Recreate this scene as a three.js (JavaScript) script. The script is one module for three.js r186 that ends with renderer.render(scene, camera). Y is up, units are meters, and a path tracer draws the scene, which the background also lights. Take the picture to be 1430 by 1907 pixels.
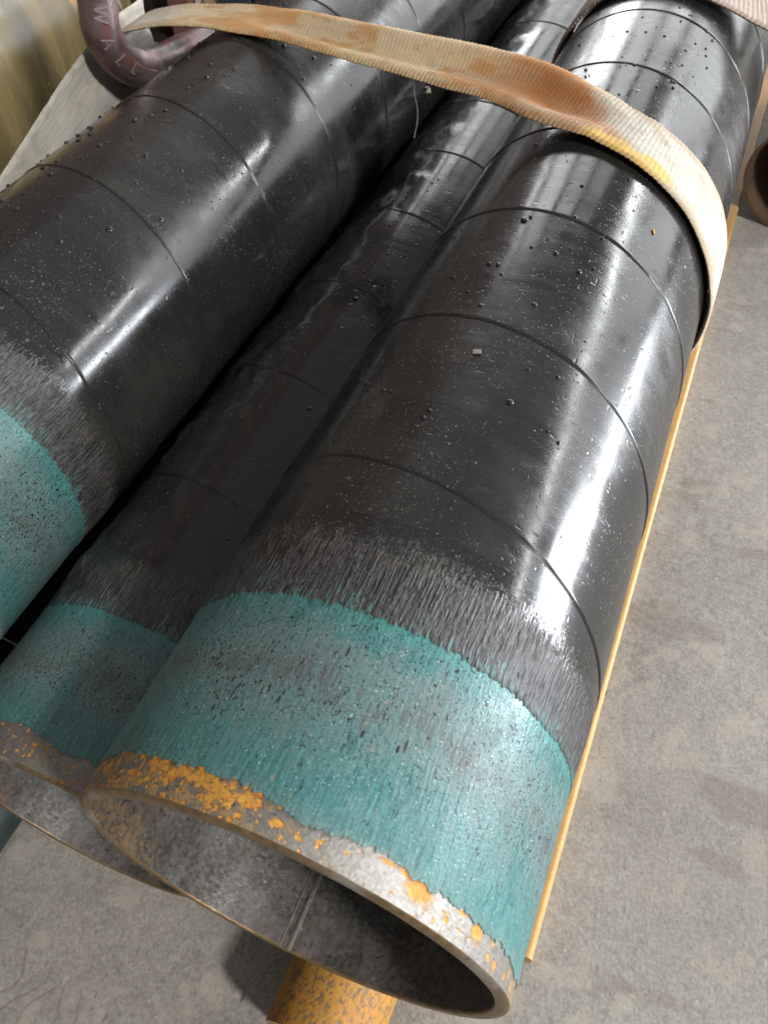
import * as THREE from 'three';
import { RoundedBoxGeometry } from 'three/addons/geometries/RoundedBoxGeometry.js';
import { mergeGeometries } from 'three/addons/utils/BufferGeometryUtils.js';
import { TextGeometry } from 'three/addons/geometries/TextGeometry.js';
import { FontLoader } from 'three/addons/loaders/FontLoader.js';
import { RectAreaLightUniformsLib } from 'three/addons/lights/RectAreaLightUniformsLib.js';

// ------------------------------------------------------------------ camera, light, exposure
// Axes: pipes run along -z, y is up, the mouth of the front pipe stands at z = 0 above x = 0.
const scene = new THREE.Scene();
const camera = new THREE.PerspectiveCamera(64.3, 767 / 1024, 0.02, 80);
{
  const right = new THREE.Vector3(0.924, -0.0377, -0.3806), up = new THREE.Vector3(-0.2693, 0.6424, -0.7175), back = new THREE.Vector3(0.2715, 0.7655, 0.5834);
  camera.quaternion.setFromRotationMatrix(new THREE.Matrix4().makeBasis(right, up, back));
  camera.position.set(0.1406, 0.9169, 0.1062);
  camera.focus = 0.66; camera.userData.fStop = 15;
}
const renderer = new THREE.WebGLRenderer({ antialias: true });
renderer.setSize(767, 1024);
renderer.toneMapping = THREE.LinearToneMapping;
renderer.toneMappingExposure = 1;
renderer.shadowMap.enabled = true;
RectAreaLightUniformsLib.init();
scene.background = new THREE.Color().setRGB(0.3, 0.295, 0.285);          // dim hall all round

const KEY_DIR = new THREE.Vector3(0.73, 0.68, 0.27).normalize();
const keyPos = KEY_DIR.clone().multiplyScalar(8.4).add(new THREE.Vector3(-0.05, 0.2, -0.2));
const KEY = 225, DOOR = 52, STRIP = 48, FARWIN = 7, PANEL = 2.9;

// ------------------------------------------------------------------ helpers
const used = {};
function numbered(n) { const k = used[n] = (used[n] ?? -1) + 1; return k ? `${n}_${String(k).padStart(3, '0')}` : n; }
function shadows(o) { o.traverse((m) => { if (m.isMesh) { m.castShadow = true; m.receiveShadow = true; } }); return o; }
function thing(name, label, category, pos = [0, 0, 0], group) {
  const o = new THREE.Group(); o.name = numbered(name); o.position.set(...pos); scene.add(o);
  o.userData = { label, category }; if (group) o.userData.group = group;
  return o;
}
function part(name, geo, mat, parent) { const m = new THREE.Mesh(geo, mat); m.name = name; parent.add(m); m.castShadow = m.receiveShadow = true; return m; }
function tagged(name, geo, mat, label, category) { const m = part(numbered(name), geo, mat, scene); m.userData = { label, category }; return m; }
let seed = 7;
function rnd() { seed = (seed * 1664525 + 1013904223) >>> 0; return seed / 4294967296; }
const clamp = (x, a = 0, b = 1) => Math.min(b, Math.max(a, x));
const sstep = (a, b, x) => { const t = clamp((x - a) / (b - a)); return t * t * (3 - 2 * t); };
const mix = (a, b, t) => a + (b - a) * t;
const TAB = new Float32Array(65536); for (let i = 0; i < 65536; i++) TAB[i] = rnd();
// value noise; px = period in x (0: none)
function vn(x, y, px = 0, s = 0) {
  let xi = Math.floor(x), yi = Math.floor(y); let fx = x - xi, fy = y - yi;
  fx = fx * fx * (3 - 2 * fx); fy = fy * fy * (3 - 2 * fy);
  let x1 = xi + 1; if (px) { xi = ((xi % px) + px) % px; x1 = ((x1 % px) + px) % px; }
  const h = (a, b) => TAB[(a * 374761 + b * 66826 + s * 9277 + ((a * b) & 255) * 131) & 65535];
  const a = h(xi, yi), b = h(x1, yi), c = h(xi, yi + 1), d = h(x1, yi + 1);
  return a + (b - a) * fx + (c - a + (a - b - c + d) * fx) * fy;
}
function fbm(x, y, px, oct, s = 0) {
  let v = 0, a = 0.5, n = 0;
  for (let i = 0; i < oct; i++) { v += a * vn(x, y, px, s + i * 5); n += a; a *= 0.5; x *= 2; y *= 2; px *= 2; }
  return v / n;
}
const LUT = new Uint8Array(4097); for (let i = 0; i <= 4096; i++) { const c = i / 4096; LUT[i] = Math.round(255 * (c <= 0.0031308 ? 12.92 * c : 1.055 * c ** (1 / 2.4) - 0.055)); }
// fn(u, v, o): o.r,g,b (linear), o.rough, o.metal, o.h (0..1)
function tex(w, h, fn, wrapV = THREE.ClampToEdgeWrapping, marks = null) {
  const A = new Uint8Array(w * h * 4), B = new Uint8Array(w * h * 4), C = new Uint8Array(w * h * 4), o = {};
  for (let j = 0; j < h; j++) for (let i = 0; i < w; i++) {
    o.r = o.g = o.b = 0.5; o.rough = 0.5; o.metal = 0; o.h = 0.5;
    fn((i + 0.5) / w, (j + 0.5) / h, o, i, j);
    const k = (j * w + i) * 4;
    A[k] = LUT[clamp(o.r) * 4096 | 0]; A[k + 1] = LUT[clamp(o.g) * 4096 | 0]; A[k + 2] = LUT[clamp(o.b) * 4096 | 0]; A[k + 3] = 255;
    B[k] = 255; B[k + 1] = clamp(o.rough) * 255; B[k + 2] = clamp(o.metal) * 255; B[k + 3] = 255;
    C[k] = C[k + 1] = C[k + 2] = clamp(o.h) * 255; C[k + 3] = 255;
  }
  // marks(put): put(u, v, half width, half height in texels, linear colour, strength, roughness, height change)
  if (marks) marks((u, v, rx, ry, col, al, rough, dh) => {
    const x0 = u * w, y0 = v * h, c = col.map((q) => LUT[clamp(q) * 4096 | 0]);
    for (let j = Math.floor(y0 - ry - 1); j <= y0 + ry + 1; j++) { if (j < 0 || j >= h) continue; for (let i = Math.floor(x0 - rx - 1); i <= x0 + rx + 1; i++) {
      const q = Math.hypot((i + 0.5 - x0) / (rx + 0.3), (j + 0.5 - y0) / (ry + 0.3)), a = al * clamp((1.15 - q) / 0.4); if (a <= 0) continue;
      const k = (j * w + ((i % w) + w) % w) * 4; for (let e = 0; e < 3; e++) { A[k + e] = mix(A[k + e], c[e], a); C[k + e] = clamp(C[k + e] / 255 + dh * a) * 255; } B[k + 1] = mix(B[k + 1], rough * 255, a);
    } }
  });
  const mk = (d, srgb) => { const t = new THREE.DataTexture(d, w, h); t.magFilter = t.minFilter = THREE.LinearFilter; t.wrapS = THREE.RepeatWrapping; t.wrapT = wrapV; if (srgb) t.colorSpace = THREE.SRGBColorSpace; t.needsUpdate = true; return t; };
  return { map: mk(A, true), rm: mk(B, false), bump: mk(C, false) };
}
function texMat(t, bump, extra = {}) {
  return new THREE.MeshPhysicalMaterial({ map: t.map, roughnessMap: t.rm, metalnessMap: t.rm, roughness: 1, metalness: 1, bumpMap: t.bump, bumpScale: bump, side: THREE.DoubleSide, ...extra });
}
const plain = (r, g, b, roughness = 0.7, metalness = 0, extra = {}) => new THREE.MeshPhysicalMaterial({ color: new THREE.Color().setRGB(r, g, b), roughness, metalness, ...extra });
const set = (o, r, g, b) => { o.r = r; o.g = g; o.b = b; };
const over = (o, r, g, b, a) => { o.r = mix(o.r, r, a); o.g = mix(o.g, g, a); o.b = mix(o.b, b, a); };
// grid mesh: f(i, j) -> [x, y, z, u, v]
function grid(ni, nj, f) {
  const P = new Float32Array(ni * nj * 3), U = new Float32Array(ni * nj * 2), I = [];
  for (let j = 0; j < nj; j++) for (let i = 0; i < ni; i++) { const q = f(i, j), k = j * ni + i; P.set(q.slice(0, 3), k * 3); U[k * 2] = q[3]; U[k * 2 + 1] = q[4]; }
  for (let j = 0; j < nj - 1; j++) for (let i = 0; i < ni - 1; i++) { const a = j * ni + i, b = a + 1, c = a + ni, d = c + 1; I.push(a, c, b, b, c, d); }
  const g = new THREE.BufferGeometry(); g.setAttribute('position', new THREE.BufferAttribute(P, 3)); g.setAttribute('uv', new THREE.BufferAttribute(U, 2)); g.setIndex(I); g.computeVertexNormals();
  return g;
}
const lerpTable = (tab, x) => { if (x <= tab[0][0]) return tab[0][1]; for (let i = 1; i < tab.length; i++) if (x <= tab[i][0]) return mix(tab[i - 1][1], tab[i][1], (x - tab[i - 1][0]) / (tab[i][0] - tab[i - 1][0])); return tab[tab.length - 1][1]; };

// ------------------------------------------------------------------ setting: floor and the hall that lights and mirrors
{
  // concrete: one texture, 2.0 m x 2.6 m, mirrored beyond
  const marks = [];   // wavy trowel marks near the lower left corner
  for (let k = 0; k < 6; k++) marks.push([-0.298 + k * 0.0185 + (k % 2) * 0.003, 0.075 + (k * 37 % 11) * 0.0015, 0.05 + (k * 53 % 17) * 0.0022]);
  const T = tex(2048, 2048, (u, v, o) => {
    const x = -0.6 + u * 2.0, z = -2.2 + v * 2.6;
    const big = fbm(x * 2.2 + 9, z * 2.2 + 5, 0, 4, 3), mid = fbm(x * 14, z * 14, 0, 4, 11), fine = fbm(x * 120, z * 120, 0, 3, 23), grit = vn(x * 520, z * 520, 0, 31);
    let k = 0.285 + 0.13 * (big - 0.5) + 0.07 * (mid - 0.5) + 0.09 * (fine - 0.5) + 0.13 * (grit - 0.5);
    set(o, k * 1.03, k * 0.965, k * 0.865);
    const pale = sstep(0.63, 0.74, fbm(x * 30 + 4, z * 30, 0, 3, 41)); over(o, 0.42, 0.385, 0.335, pale * 0.4);
    const dark = sstep(0.69, 0.76, fbm(x * 9 + 2, z * 26, 0, 4, 53)); over(o, 0.16, 0.135, 0.11, dark * 0.35);
    const st = sstep(0.66, 0.78, fbm(x * 3, z * 3.4 + 7, 0, 5, 61)); over(o, 0.2, 0.175, 0.145, st * 0.25 * (0.3 + fine));
    if (vn(x * 210, z * 210, 0, 71) > 0.965) over(o, 0.5, 0.46, 0.4, 0.7);
    if (vn(x * 260, z * 260, 0, 77) > 0.972) over(o, 0.1, 0.085, 0.07, 0.6);
    o.rough = 0.7 + 0.16 * (mid - 0.5) + 0.1 * (big - 0.5); o.h = 0.5 + 0.35 * (fine - 0.5) + 0.3 * (grit - 0.5) + 0.4 * (mid - 0.5);
    for (const [mx, mz, len] of marks) {
      const t = (z - mz) / len; if (t < 0 || t > 1.6) continue;
      const cx = mx + 0.008 * Math.sin(t * 5 + mx * 90) - 0.012 * t * t, d = Math.abs(x - cx);
      if (d < 0.0022) { const a = (1 - d / 0.0022) * sstep(0, 0.15, t) * (1 - sstep(0.9, 1.5, t)); over(o, 0.12, 0.1, 0.085, a * 0.4); o.h -= 0.5 * a; }
    }
  }, THREE.MirroredRepeatWrapping, (put) => {
    for (let k = 0; k < 60000; k++) { const r = 0.3 + 0.5 * rnd(); put(rnd(), rnd(), r, r * 0.9, [0.46, 0.43, 0.38], 0.12 + 0.4 * rnd() ** 2, 0.8, 0.12); }
    for (let k = 0; k < 42000; k++) { const r = 0.3 + 0.6 * rnd() ** 2; put(rnd(), rnd(), r, r * 0.9, [0.1, 0.088, 0.072], 0.1 + 0.45 * rnd() ** 2, 0.9, -0.2); }
    for (let k = 0; k < 60; k++) { const u = rnd(), v = rnd(), n = 1 + rnd() * 5; for (let q = 0; q < n; q++) put(u + 0.002 * (rnd() - 0.5), v + 0.002 * (rnd() - 0.5), 0.8 + 1.6 * rnd(), 0.8 + 2.2 * rnd(), [0.085, 0.075, 0.06], 0.25 + 0.4 * rnd(), 0.9, -0.4); }
    for (let k = 0; k < 240; k++) { const u = rnd(), v = rnd(), L = 10 + 70 * rnd() ** 2, an = rnd() * 6.28; let a = an; let x = u, y = v; for (let t = 0; t < L; t++) { a += 0.25 * (rnd() - 0.5); x += Math.cos(a) / 2048; y += Math.sin(a) / 2048; put(x, y, 0.35, 0.3, [0.5, 0.47, 0.42], 0.18, 0.8, 0.05); } }
  });
  for (const t of [T.map, T.rm, T.bump]) t.wrapS = THREE.MirroredRepeatWrapping;
  const g = new THREE.PlaneGeometry(36, 36, 1, 1); g.rotateX(-Math.PI / 2);
  const p = g.attributes.position, uv = g.attributes.uv;
  for (let i = 0; i < p.count; i++) uv.setXY(i, (p.getX(i) + 0.6) / 2.0, (p.getZ(i) + 2.2) / 2.6);
  const floor = part('floor', g, texMat(T, 0.0007), scene);
  floor.userData = { kind: 'structure', label: 'worn beige grey concrete floor around the pipes' };
}
const wallMat = plain(0.3, 0.29, 0.28, 0.8), reddish = plain(0.06, 0.034, 0.028, 0.8), frameMat = plain(0.06, 0.06, 0.06, 0.6);
function lit(w, h, radiance, tint, parent, x, y, z, name) {   // a bright pane with the light it lets in
  const m = new THREE.MeshStandardMaterial({ color: 0x202020, roughness: 0.5 }); m.emissive = new THREE.Color().setRGB(...tint); m.emissiveIntensity = radiance * 0.5;
  const pane = part(name, new THREE.BoxGeometry(w, h, 0.04), m, parent); pane.position.set(x, y, z);
  const l = new THREE.RectAreaLight(new THREE.Color().setRGB(...tint), radiance * 0.5, w, h); l.position.set(x, y, z + 0.05); l.rotation.y = Math.PI; 
  parent.add(l); l.lookAt(l.getWorldPosition(new THREE.Vector3()).add(new THREE.Vector3(0, 0, 1).applyQuaternion(parent.getWorldQuaternion(new THREE.Quaternion()))));
}
{
  const wall = new THREE.Group(); wall.name = 'side_wall'; scene.add(wall); wall.userData = { kind: 'structure' };
  wall.position.set(7.3, 0, -7.2); wall.rotation.y = -Math.PI / 4 - 0.03; wall.updateMatrixWorld(true);
  // local +z faces the pipes; local +x runs to the right seen from them
  const slab = (x0, x1, y0, y1) => { const g = new THREE.BoxGeometry(x1 - x0, y1 - y0, 0.3); g.translate((x0 + x1) / 2, (y0 + y1) / 2, -0.15); return g; };
  const xs = [-9, -6.7, -4.4, -2.1, 0.2, 3.5, 5.8, 8], bars = [slab(-9, 8, 5.25, 7.5), slab(-9, -6.6, 4.95, 5.25), slab(1.4, 8, 4.95, 5.25), slab(-9, 0.1, 4.75, 4.95), slab(0.1, 8, 4.75, 4.95), slab(-9, 0.1, 0.6, 0.8), slab(3.6, 8, 0, 0.8), slab(-9, -1.9, 0, 0.6), slab(0.3, 3.4, 2.9, 3.1)];
  xs.forEach((x, k) => { bars.push(slab(x - 0.1, x + 0.1, k === 3 || k === 4 || k === 5 ? 0 : 0.8, 4.75)); if (k < 7) { const w = xs[k + 1] - x - 0.2, door = k === 4; lit(w, door ? 1.65 : 3.95, PANEL, [0.97, 1, 1.02], wall, (x + xs[k + 1]) / 2, door ? 3.925 : 2.775, -0.15, 'window_panel'); } });
  part('wall', mergeGeometries(bars), wallMat, wall);
  lit(3.3, 2.9, DOOR, [0.93, 0.98, 1.05], wall, 1.85, 1.45, -0.2, 'door_window'); lit(2, 0.6, DOOR * 0.8, [0.93, 0.98, 1.05], wall, -0.8, 0.3, -0.2, 'low_window');
  for (let k = 0; k < 2; k++) lit(4, 0.3, STRIP, [0.97, 1, 1.02], wall, -4.6 + 4 * k, 5.1, -0.15, 'strip_window');
  shadows(wall);
}
{
  const wall = new THREE.Group(); wall.name = 'end_wall'; scene.add(wall); wall.userData = { kind: 'structure' };
  wall.position.set(-3, 0, -13); wall.updateMatrixWorld(true);
  const gs = []; const bx = (x0, x1, y0, y1) => { const g = new THREE.BoxGeometry(x1 - x0, y1 - y0, 0.3); g.translate((x0 + x1) / 2, (y0 + y1) / 2, -0.15); gs.push(g); };
  bx(-8, 7, 0, 1.2); bx(-8, 7, 7.6, 9);
  for (let k = 0; k < 7; k++) { const x = -7 + 2.0 * k; bx(x - 0.95, x - 0.55, 1.2, 7.6); if (k < 6) { bx(x - 0.55, x + 1.05, 4.3, 4.6); lit(1.6, 3.1, FARWIN * (0.6 + 0.8 * ((k * 5) % 4) / 3), [0.97, 1, 1], wall, x + 0.25, 2.75, -0.15, 'window_pane'); lit(1.6, 3.0, FARWIN * 0.55 * (0.5 + 0.9 * ((k * 3 + 1) % 4) / 3), [0.97, 1, 1], wall, x + 0.25, 6.1, -0.15, 'window_pane'); } }
  part('wall', mergeGeometries(gs), wallMat, wall); shadows(wall);
}
{
  const g = new THREE.BoxGeometry(0.3, 5.4, 14); const w = part('partition_wall', g, reddish, scene); w.position.set(-3.4, 2.7, -1); w.userData = { kind: 'structure' };
}
{
  const l = thing('bay_lamp', 'high bay lamp hanging above right of the pipes, outside the picture', 'lamp', keyPos.toArray());
  const aim = new THREE.Vector3(-0.05, 0.2, -0.2).sub(keyPos).normalize();
  const q = new THREE.Quaternion().setFromUnitVectors(new THREE.Vector3(0, -1, 0), aim);
  const shade = part('lamp_shade', new THREE.LatheGeometry([[0.05, 0.34], [0.08, 0.3], [0.14, 0.22], [0.24, 0.06], [0.26, 0.03]].map(([x, y]) => new THREE.Vector2(x, y)), 40), plain(0.5, 0.5, 0.5, 0.4, 0.6, { side: THREE.DoubleSide }), l); shade.quaternion.copy(q);
  const m = new THREE.MeshStandardMaterial({ color: 0x888888 }); m.emissive = new THREE.Color().setRGB(1, 0.96, 0.88); m.emissiveIntensity = 60;
  const b = part('lamp_bulb', new THREE.SphereGeometry(0.16, 32, 20), m, l); b.position.copy(aim).multiplyScalar(-0.1);
  const s = new THREE.SpotLight(new THREE.Color().setRGB(1, 0.97, 0.92), KEY, 0, 1.0, 0.3, 2); s.position.copy(aim).multiplyScalar(-0.1); s.castShadow = true; s.shadow.radius = 24;
  const t = new THREE.Object3D(); t.position.copy(aim).multiplyScalar(8.4); l.add(t); s.target = t; l.add(s);
}

// ------------------------------------------------------------------ coated pipes
const D2R = Math.PI / 180;
// distance of the teal edge from the mouth against angle from the crown (degrees), front pipe
const BARE = [[-180, 0.03], [-90, 0.028], [-60, 0.0235], [-44, 0.026], [-28, 0.0265], [-19, 0.0235], [-12, 0.0235], [-4, 0.0245], [1.5, 0.022], [8, 0.018], [14, 0.0175], [24, 0.021], [30, 0.0208], [42, 0.0192], [56, 0.0192], [69, 0.018], [79, 0.0145], [120, 0.018], [180, 0.03]];
const patches = [[-13.2, 0.0185, 4.6, 0.0052], [-9, 0.0145, 3.2, 0.004], [-3, 0.0165, 3, 0.0035], [-20, 0.0195, 3, 0.004], [-27, 0.021, 3.4, 0.003], [36.4, 0.0155, 3.3, 0.0062], [33.6, 0.0195, 2.6, 0.0022], [28, 0.0195, 2.2, 0.0012], [54, 0.0152, 1.9, 0.0046], [48, 0.0185, 1.6, 0.001], [60, 0.0085, 0.9, 0.0022], [63.5, 0.0075, 1.1, 0.0028], [60.5, 0.0165, 0.6, 0.002], [70, 0.008, 0.7, 0.003], [73, 0.012, 0.6, 0.003], [77, 0.0075, 0.6, 0.0035], [5, 0.0115, 1.6, 0.0022], [10, 0.009, 0.9, 0.0016], [14, 0.012, 0.8, 0.0012]];
const bareTex = (circ, s, front) => tex(2048, 128, (u, v, o) => {
  const th = u * 360 - 180, d = v * 0.05, x = u * circ;           // d: metres from the mouth
  const grain = fbm(u * 640, d * 640, 640, 3, s), g2 = fbm(u * 260, d * 300, 260, 3, s + 3);
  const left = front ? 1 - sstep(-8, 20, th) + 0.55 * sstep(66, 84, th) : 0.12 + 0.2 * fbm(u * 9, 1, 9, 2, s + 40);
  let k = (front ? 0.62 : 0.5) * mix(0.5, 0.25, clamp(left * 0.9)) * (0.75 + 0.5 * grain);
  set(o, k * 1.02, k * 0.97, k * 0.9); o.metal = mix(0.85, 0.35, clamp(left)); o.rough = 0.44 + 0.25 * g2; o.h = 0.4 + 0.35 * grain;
  const ye = sstep(0.4, 0.62, fbm(u * 150, d * 170, 150, 3, s + 9)) * clamp(left); over(o, 0.33, 0.22, 0.085, ye * 0.75); o.metal *= 1 - 0.7 * ye;
  const cl = fbm(u * 260, d * 300, 260, 3, s + 17), thr = mix(0.75, 0.575, clamp(left)) - 0.05 * sstep(0.009, 0.022, d) * clamp(0.3 + left);
  const br = sstep(thr - 0.09, thr + 0.01, cl + 0.12 * (g2 - 0.5)); over(o, 0.2 * (0.6 + 0.8 * grain), 0.105 * (0.6 + 0.8 * grain), 0.035, br * 0.6); o.metal *= 1 - 0.6 * br;
  let ru = sstep(thr - 0.01, thr + 0.11, cl + 0.3 * (grain - 0.5));
  if (front) for (const [pt, pd, pw, ph] of patches) { const q = ((th - pt) / pw) ** 2 + ((d - pd) / ph) ** 2; const e = q + 1.1 * (grain - 0.5) + 0.9 * (fbm(u * 420, d * 480, 420, 2, s + 21) - 0.5); if (e < 2.2) over(o, 0.3, 0.17, 0.06, 0.55 * (1 - sstep(0.9, 2.2, e)) * (0.4 + grain)); if (e < 1) ru = Math.max(ru, (1 - sstep(0.45, 1, e)) * (0.7 + 0.5 * grain)); }
  if (ru > 0) { const c = 0.55 + 0.5 * g2 + 0.4 * (grain - 0.5), rd = fbm(u * 330, d * 330, 330, 3, s + 25); over(o, 0.7 * c, mix(0.35, 0.27, sstep(0.4, 0.65, rd)) * c, 0.04 * c, ru * 0.92); o.metal *= 1 - ru; o.rough = mix(o.rough, 0.75, ru); o.h = mix(o.h, 0.8 + 0.2 * grain, ru); }
  const pit = sstep(0.72, 0.8, vn(u * 700, d * 740, 700, s + 33)); over(o, 0.06, 0.05, 0.045, pit * 0.6 * clamp(0.15 + left));
});
const tealTex = (s, lift) => tex(2048, 512, (u, v, o) => {
  const d = v * 0.16;
  const n1 = fbm(u * 26, d * 26, 26, 4, s), n2 = fbm(u * 90, d * 60, 90, 4, s + 3), st = fbm(u * 760, d * 110, 760, 2, s + 7), st2 = vn(u * 1000, d * 70, 1000, s + 8), gr = vn(u * 1020, d * 1000, 1020, s + 11), g2 = vn(u * 640, d * 600, 640, s + 12);
  let k = 0.86 + 0.3 * (n1 - 0.5) + 0.55 * (st - 0.5) + 0.36 * (gr - 0.5) + 0.3 * (st2 - 0.5);
  set(o, 0.066 * k, 0.196 * k, 0.194 * k); o.rough = 0.4 + 0.3 * (n2 - 0.5) + 0.15 * (g2 - 0.5); o.h = 0.5 + 0.5 * (st - 0.5) + 0.3 * (gr - 0.5);
  // worn, dusty zones, broken up by the grain of the grit blast
  const zone = 0.1 + 0.34 * sstep(0.035, 0.075, d + 0.03 * (n1 - 0.5)) * (1 - 0.8 * sstep(0.12, 0.146, d)) + 0.34 * Math.exp(-(((d - 0.1 + 0.05 * (n1 - 0.5)) / 0.02) ** 2));
  const sc = clamp(sstep(0.3, 0.75, 0.32 * n2 + 0.26 * st + 0.22 * gr + 0.2 * g2 + 0.55 * (zone - 0.3)) * (0.35 + 1.3 * zone));
  const gk = 0.185 + 0.07 * (gr - 0.5) + 0.05 * (g2 - 0.5); over(o, gk, gk * 1.05, gk * 1.02, sc * 0.34); o.rough += 0.12 * sc;
  const pur = sstep(0.55, 0.72, 0.5 * st + 0.3 * st2 + 0.35 * n2) * (0.2 + zone); over(o, 0.085, 0.073, 0.078, clamp(pur) * 0.42);
  const band = Math.exp(-(((d - 0.094 + 0.016 * (n1 - 0.5)) / 0.011) ** 2)) * sstep(0.42, 0.66, 0.5 * st + 0.3 * n2 + 0.2 * st2 + 0.1 * (n1 - 0.5)); over(o, 0.066, 0.058, 0.06, band * 0.6);
  const sp = sstep(0.765, 0.83, vn(u * 860, d * 620, 860, s + 27) * 0.8 + 0.2 * n1) * sstep(0.035, 0.08, d); over(o, 0.012, 0.012, 0.013, sp); o.h -= 0.3 * sp;
  const wh = vn(u * 900, d * 900, 900, s + 29); if (wh > 0.955) { over(o, 0.45, 0.52, 0.5, 0.45); o.rough = 0.2; }
  const ta = vn(u * 300, d * 320, 300, s + 37); if (ta > 0.968) over(o, 0.3, 0.24, 0.15, 0.5);
  const rim = sstep(0.141, 0.148, d + 0.014 * (st - 0.5)); over(o, 0.055 * k, 0.25 * k, 0.225 * k, rim * 0.4);
  const worn = 1 - sstep(0.012, 0.03, d + 0.014 * (n2 - 0.5)); over(o, 0.24, 0.27, 0.255, worn * 0.4 * (0.4 + gr));
  o.r *= lift; o.g *= lift; o.b *= lift;
}, THREE.ClampToEdgeWrapping, (put) => {
  const zone = (u, d) => 0.15 + 0.85 * Math.exp(-(((d - 0.1) / 0.032) ** 2)) * (0.25 + 1.5 * clamp(fbm(u * 30, d * 40, 30, 3, s + 41) - 0.25));
  for (let k = 0; k < 8000; k++) { const u = rnd(), d = 0.03 + 0.122 * rnd(), p = rnd(); if (rnd() > zone(u, d)) continue; const r = p > 0.985 ? 1.3 + 0.8 * rnd() : 0.3 + 0.55 * rnd(), el = rnd() < 0.4 ? 2 + 4 * rnd() : 1.2; put(u, d / 0.16, r * 0.9, r * 1.5 * el, [0.012, 0.011, 0.012], 0.55 + 0.45 * rnd(), 0.4, -0.3); }
  for (let k = 0; k < 2200; k++) put(rnd(), (0.015 + 0.135 * rnd()) / 0.16, 0.35 + 0.35 * rnd(), 0.5 + 1.4 * rnd(), [0.5, 0.56, 0.54], 0.4 + 0.5 * rnd(), 0.15, 0.3);
  for (let k = 0; k < 420; k++) put(rnd(), (0.02 + 0.12 * rnd()) / 0.16, 0.8 + 1.6 * rnd(), 1.2 + 2.4 * rnd(), [0.25 + 0.1 * rnd(), 0.2, 0.13], 0.3 + 0.4 * rnd(), 0.7, 0.1);
});
// the brushed feather edge of the black coating: grey matt streaks running into gloss
const blackBase = (u, z, o, s) => {     // z in metres along the pipe, any sign
  const sw = fbm(u * 10 + 3, z * 110, 10, 4, s), sw2 = fbm(u * 60, z * 700, 60, 3, s + 2), cloud = fbm(u * 9, z * 8, 9, 5, s + 5), gr = vn(u * 900, z * 900, 900, s + 4), blot = fbm(u * 40, z * 40, 40, 4, s + 6);
  let k = 0.015 + 0.005 * sw + 0.008 * (gr - 0.5);
  set(o, k * 1.02, k, k); o.rough = 0.14 + 0.2 * clamp(cloud - 0.4) + 0.1 * (sw - 0.45) + 0.06 * (sw2 - 0.45) + 0.14 * clamp(blot - 0.5); o.h = 0.4 + 0.05 * (sw2 - 0.5) + 0.07 * (sw - 0.5) + 0.12 * (blot - 0.5);
  const film = sstep(0.42, 0.75, cloud) * (0.5 + 0.9 * (blot - 0.2) * (0.5 + gr)); over(o, 0.055, 0.05, 0.043, clamp(film) * 0.28); o.rough += 0.1 * film;
  const pm = vn(u * 230, z * 235, 230, s + 8), pm2 = vn(u * 110, z * 112, 110, s + 9); o.h += 0.7 * sstep(0.9, 0.99, pm) + 0.5 * sstep(0.95, 1.0, pm2);
  const cl = fbm(u * 22, z * 24, 22, 3, s + 15), bias = 0.16 * (cl - 0.5);
  const a = vn(u * 760, z * 790, 760, s + 13) + bias; if (a > 0.93) { const q = sstep(0.93, 0.99, a); over(o, 0.2, 0.185, 0.155, q * 0.75); o.rough = mix(o.rough, 0.7, q); o.h += 0.25 * q; }
  const a2 = vn(u * 420, z * 440, 420, s + 14) + bias; if (a2 > 0.975) { const q = sstep(0.975, 1.02, a2); over(o, 0.24, 0.22, 0.18, q * 0.8); o.rough = mix(o.rough, 0.75, q); o.h += 0.3 * q; }
};
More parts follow.
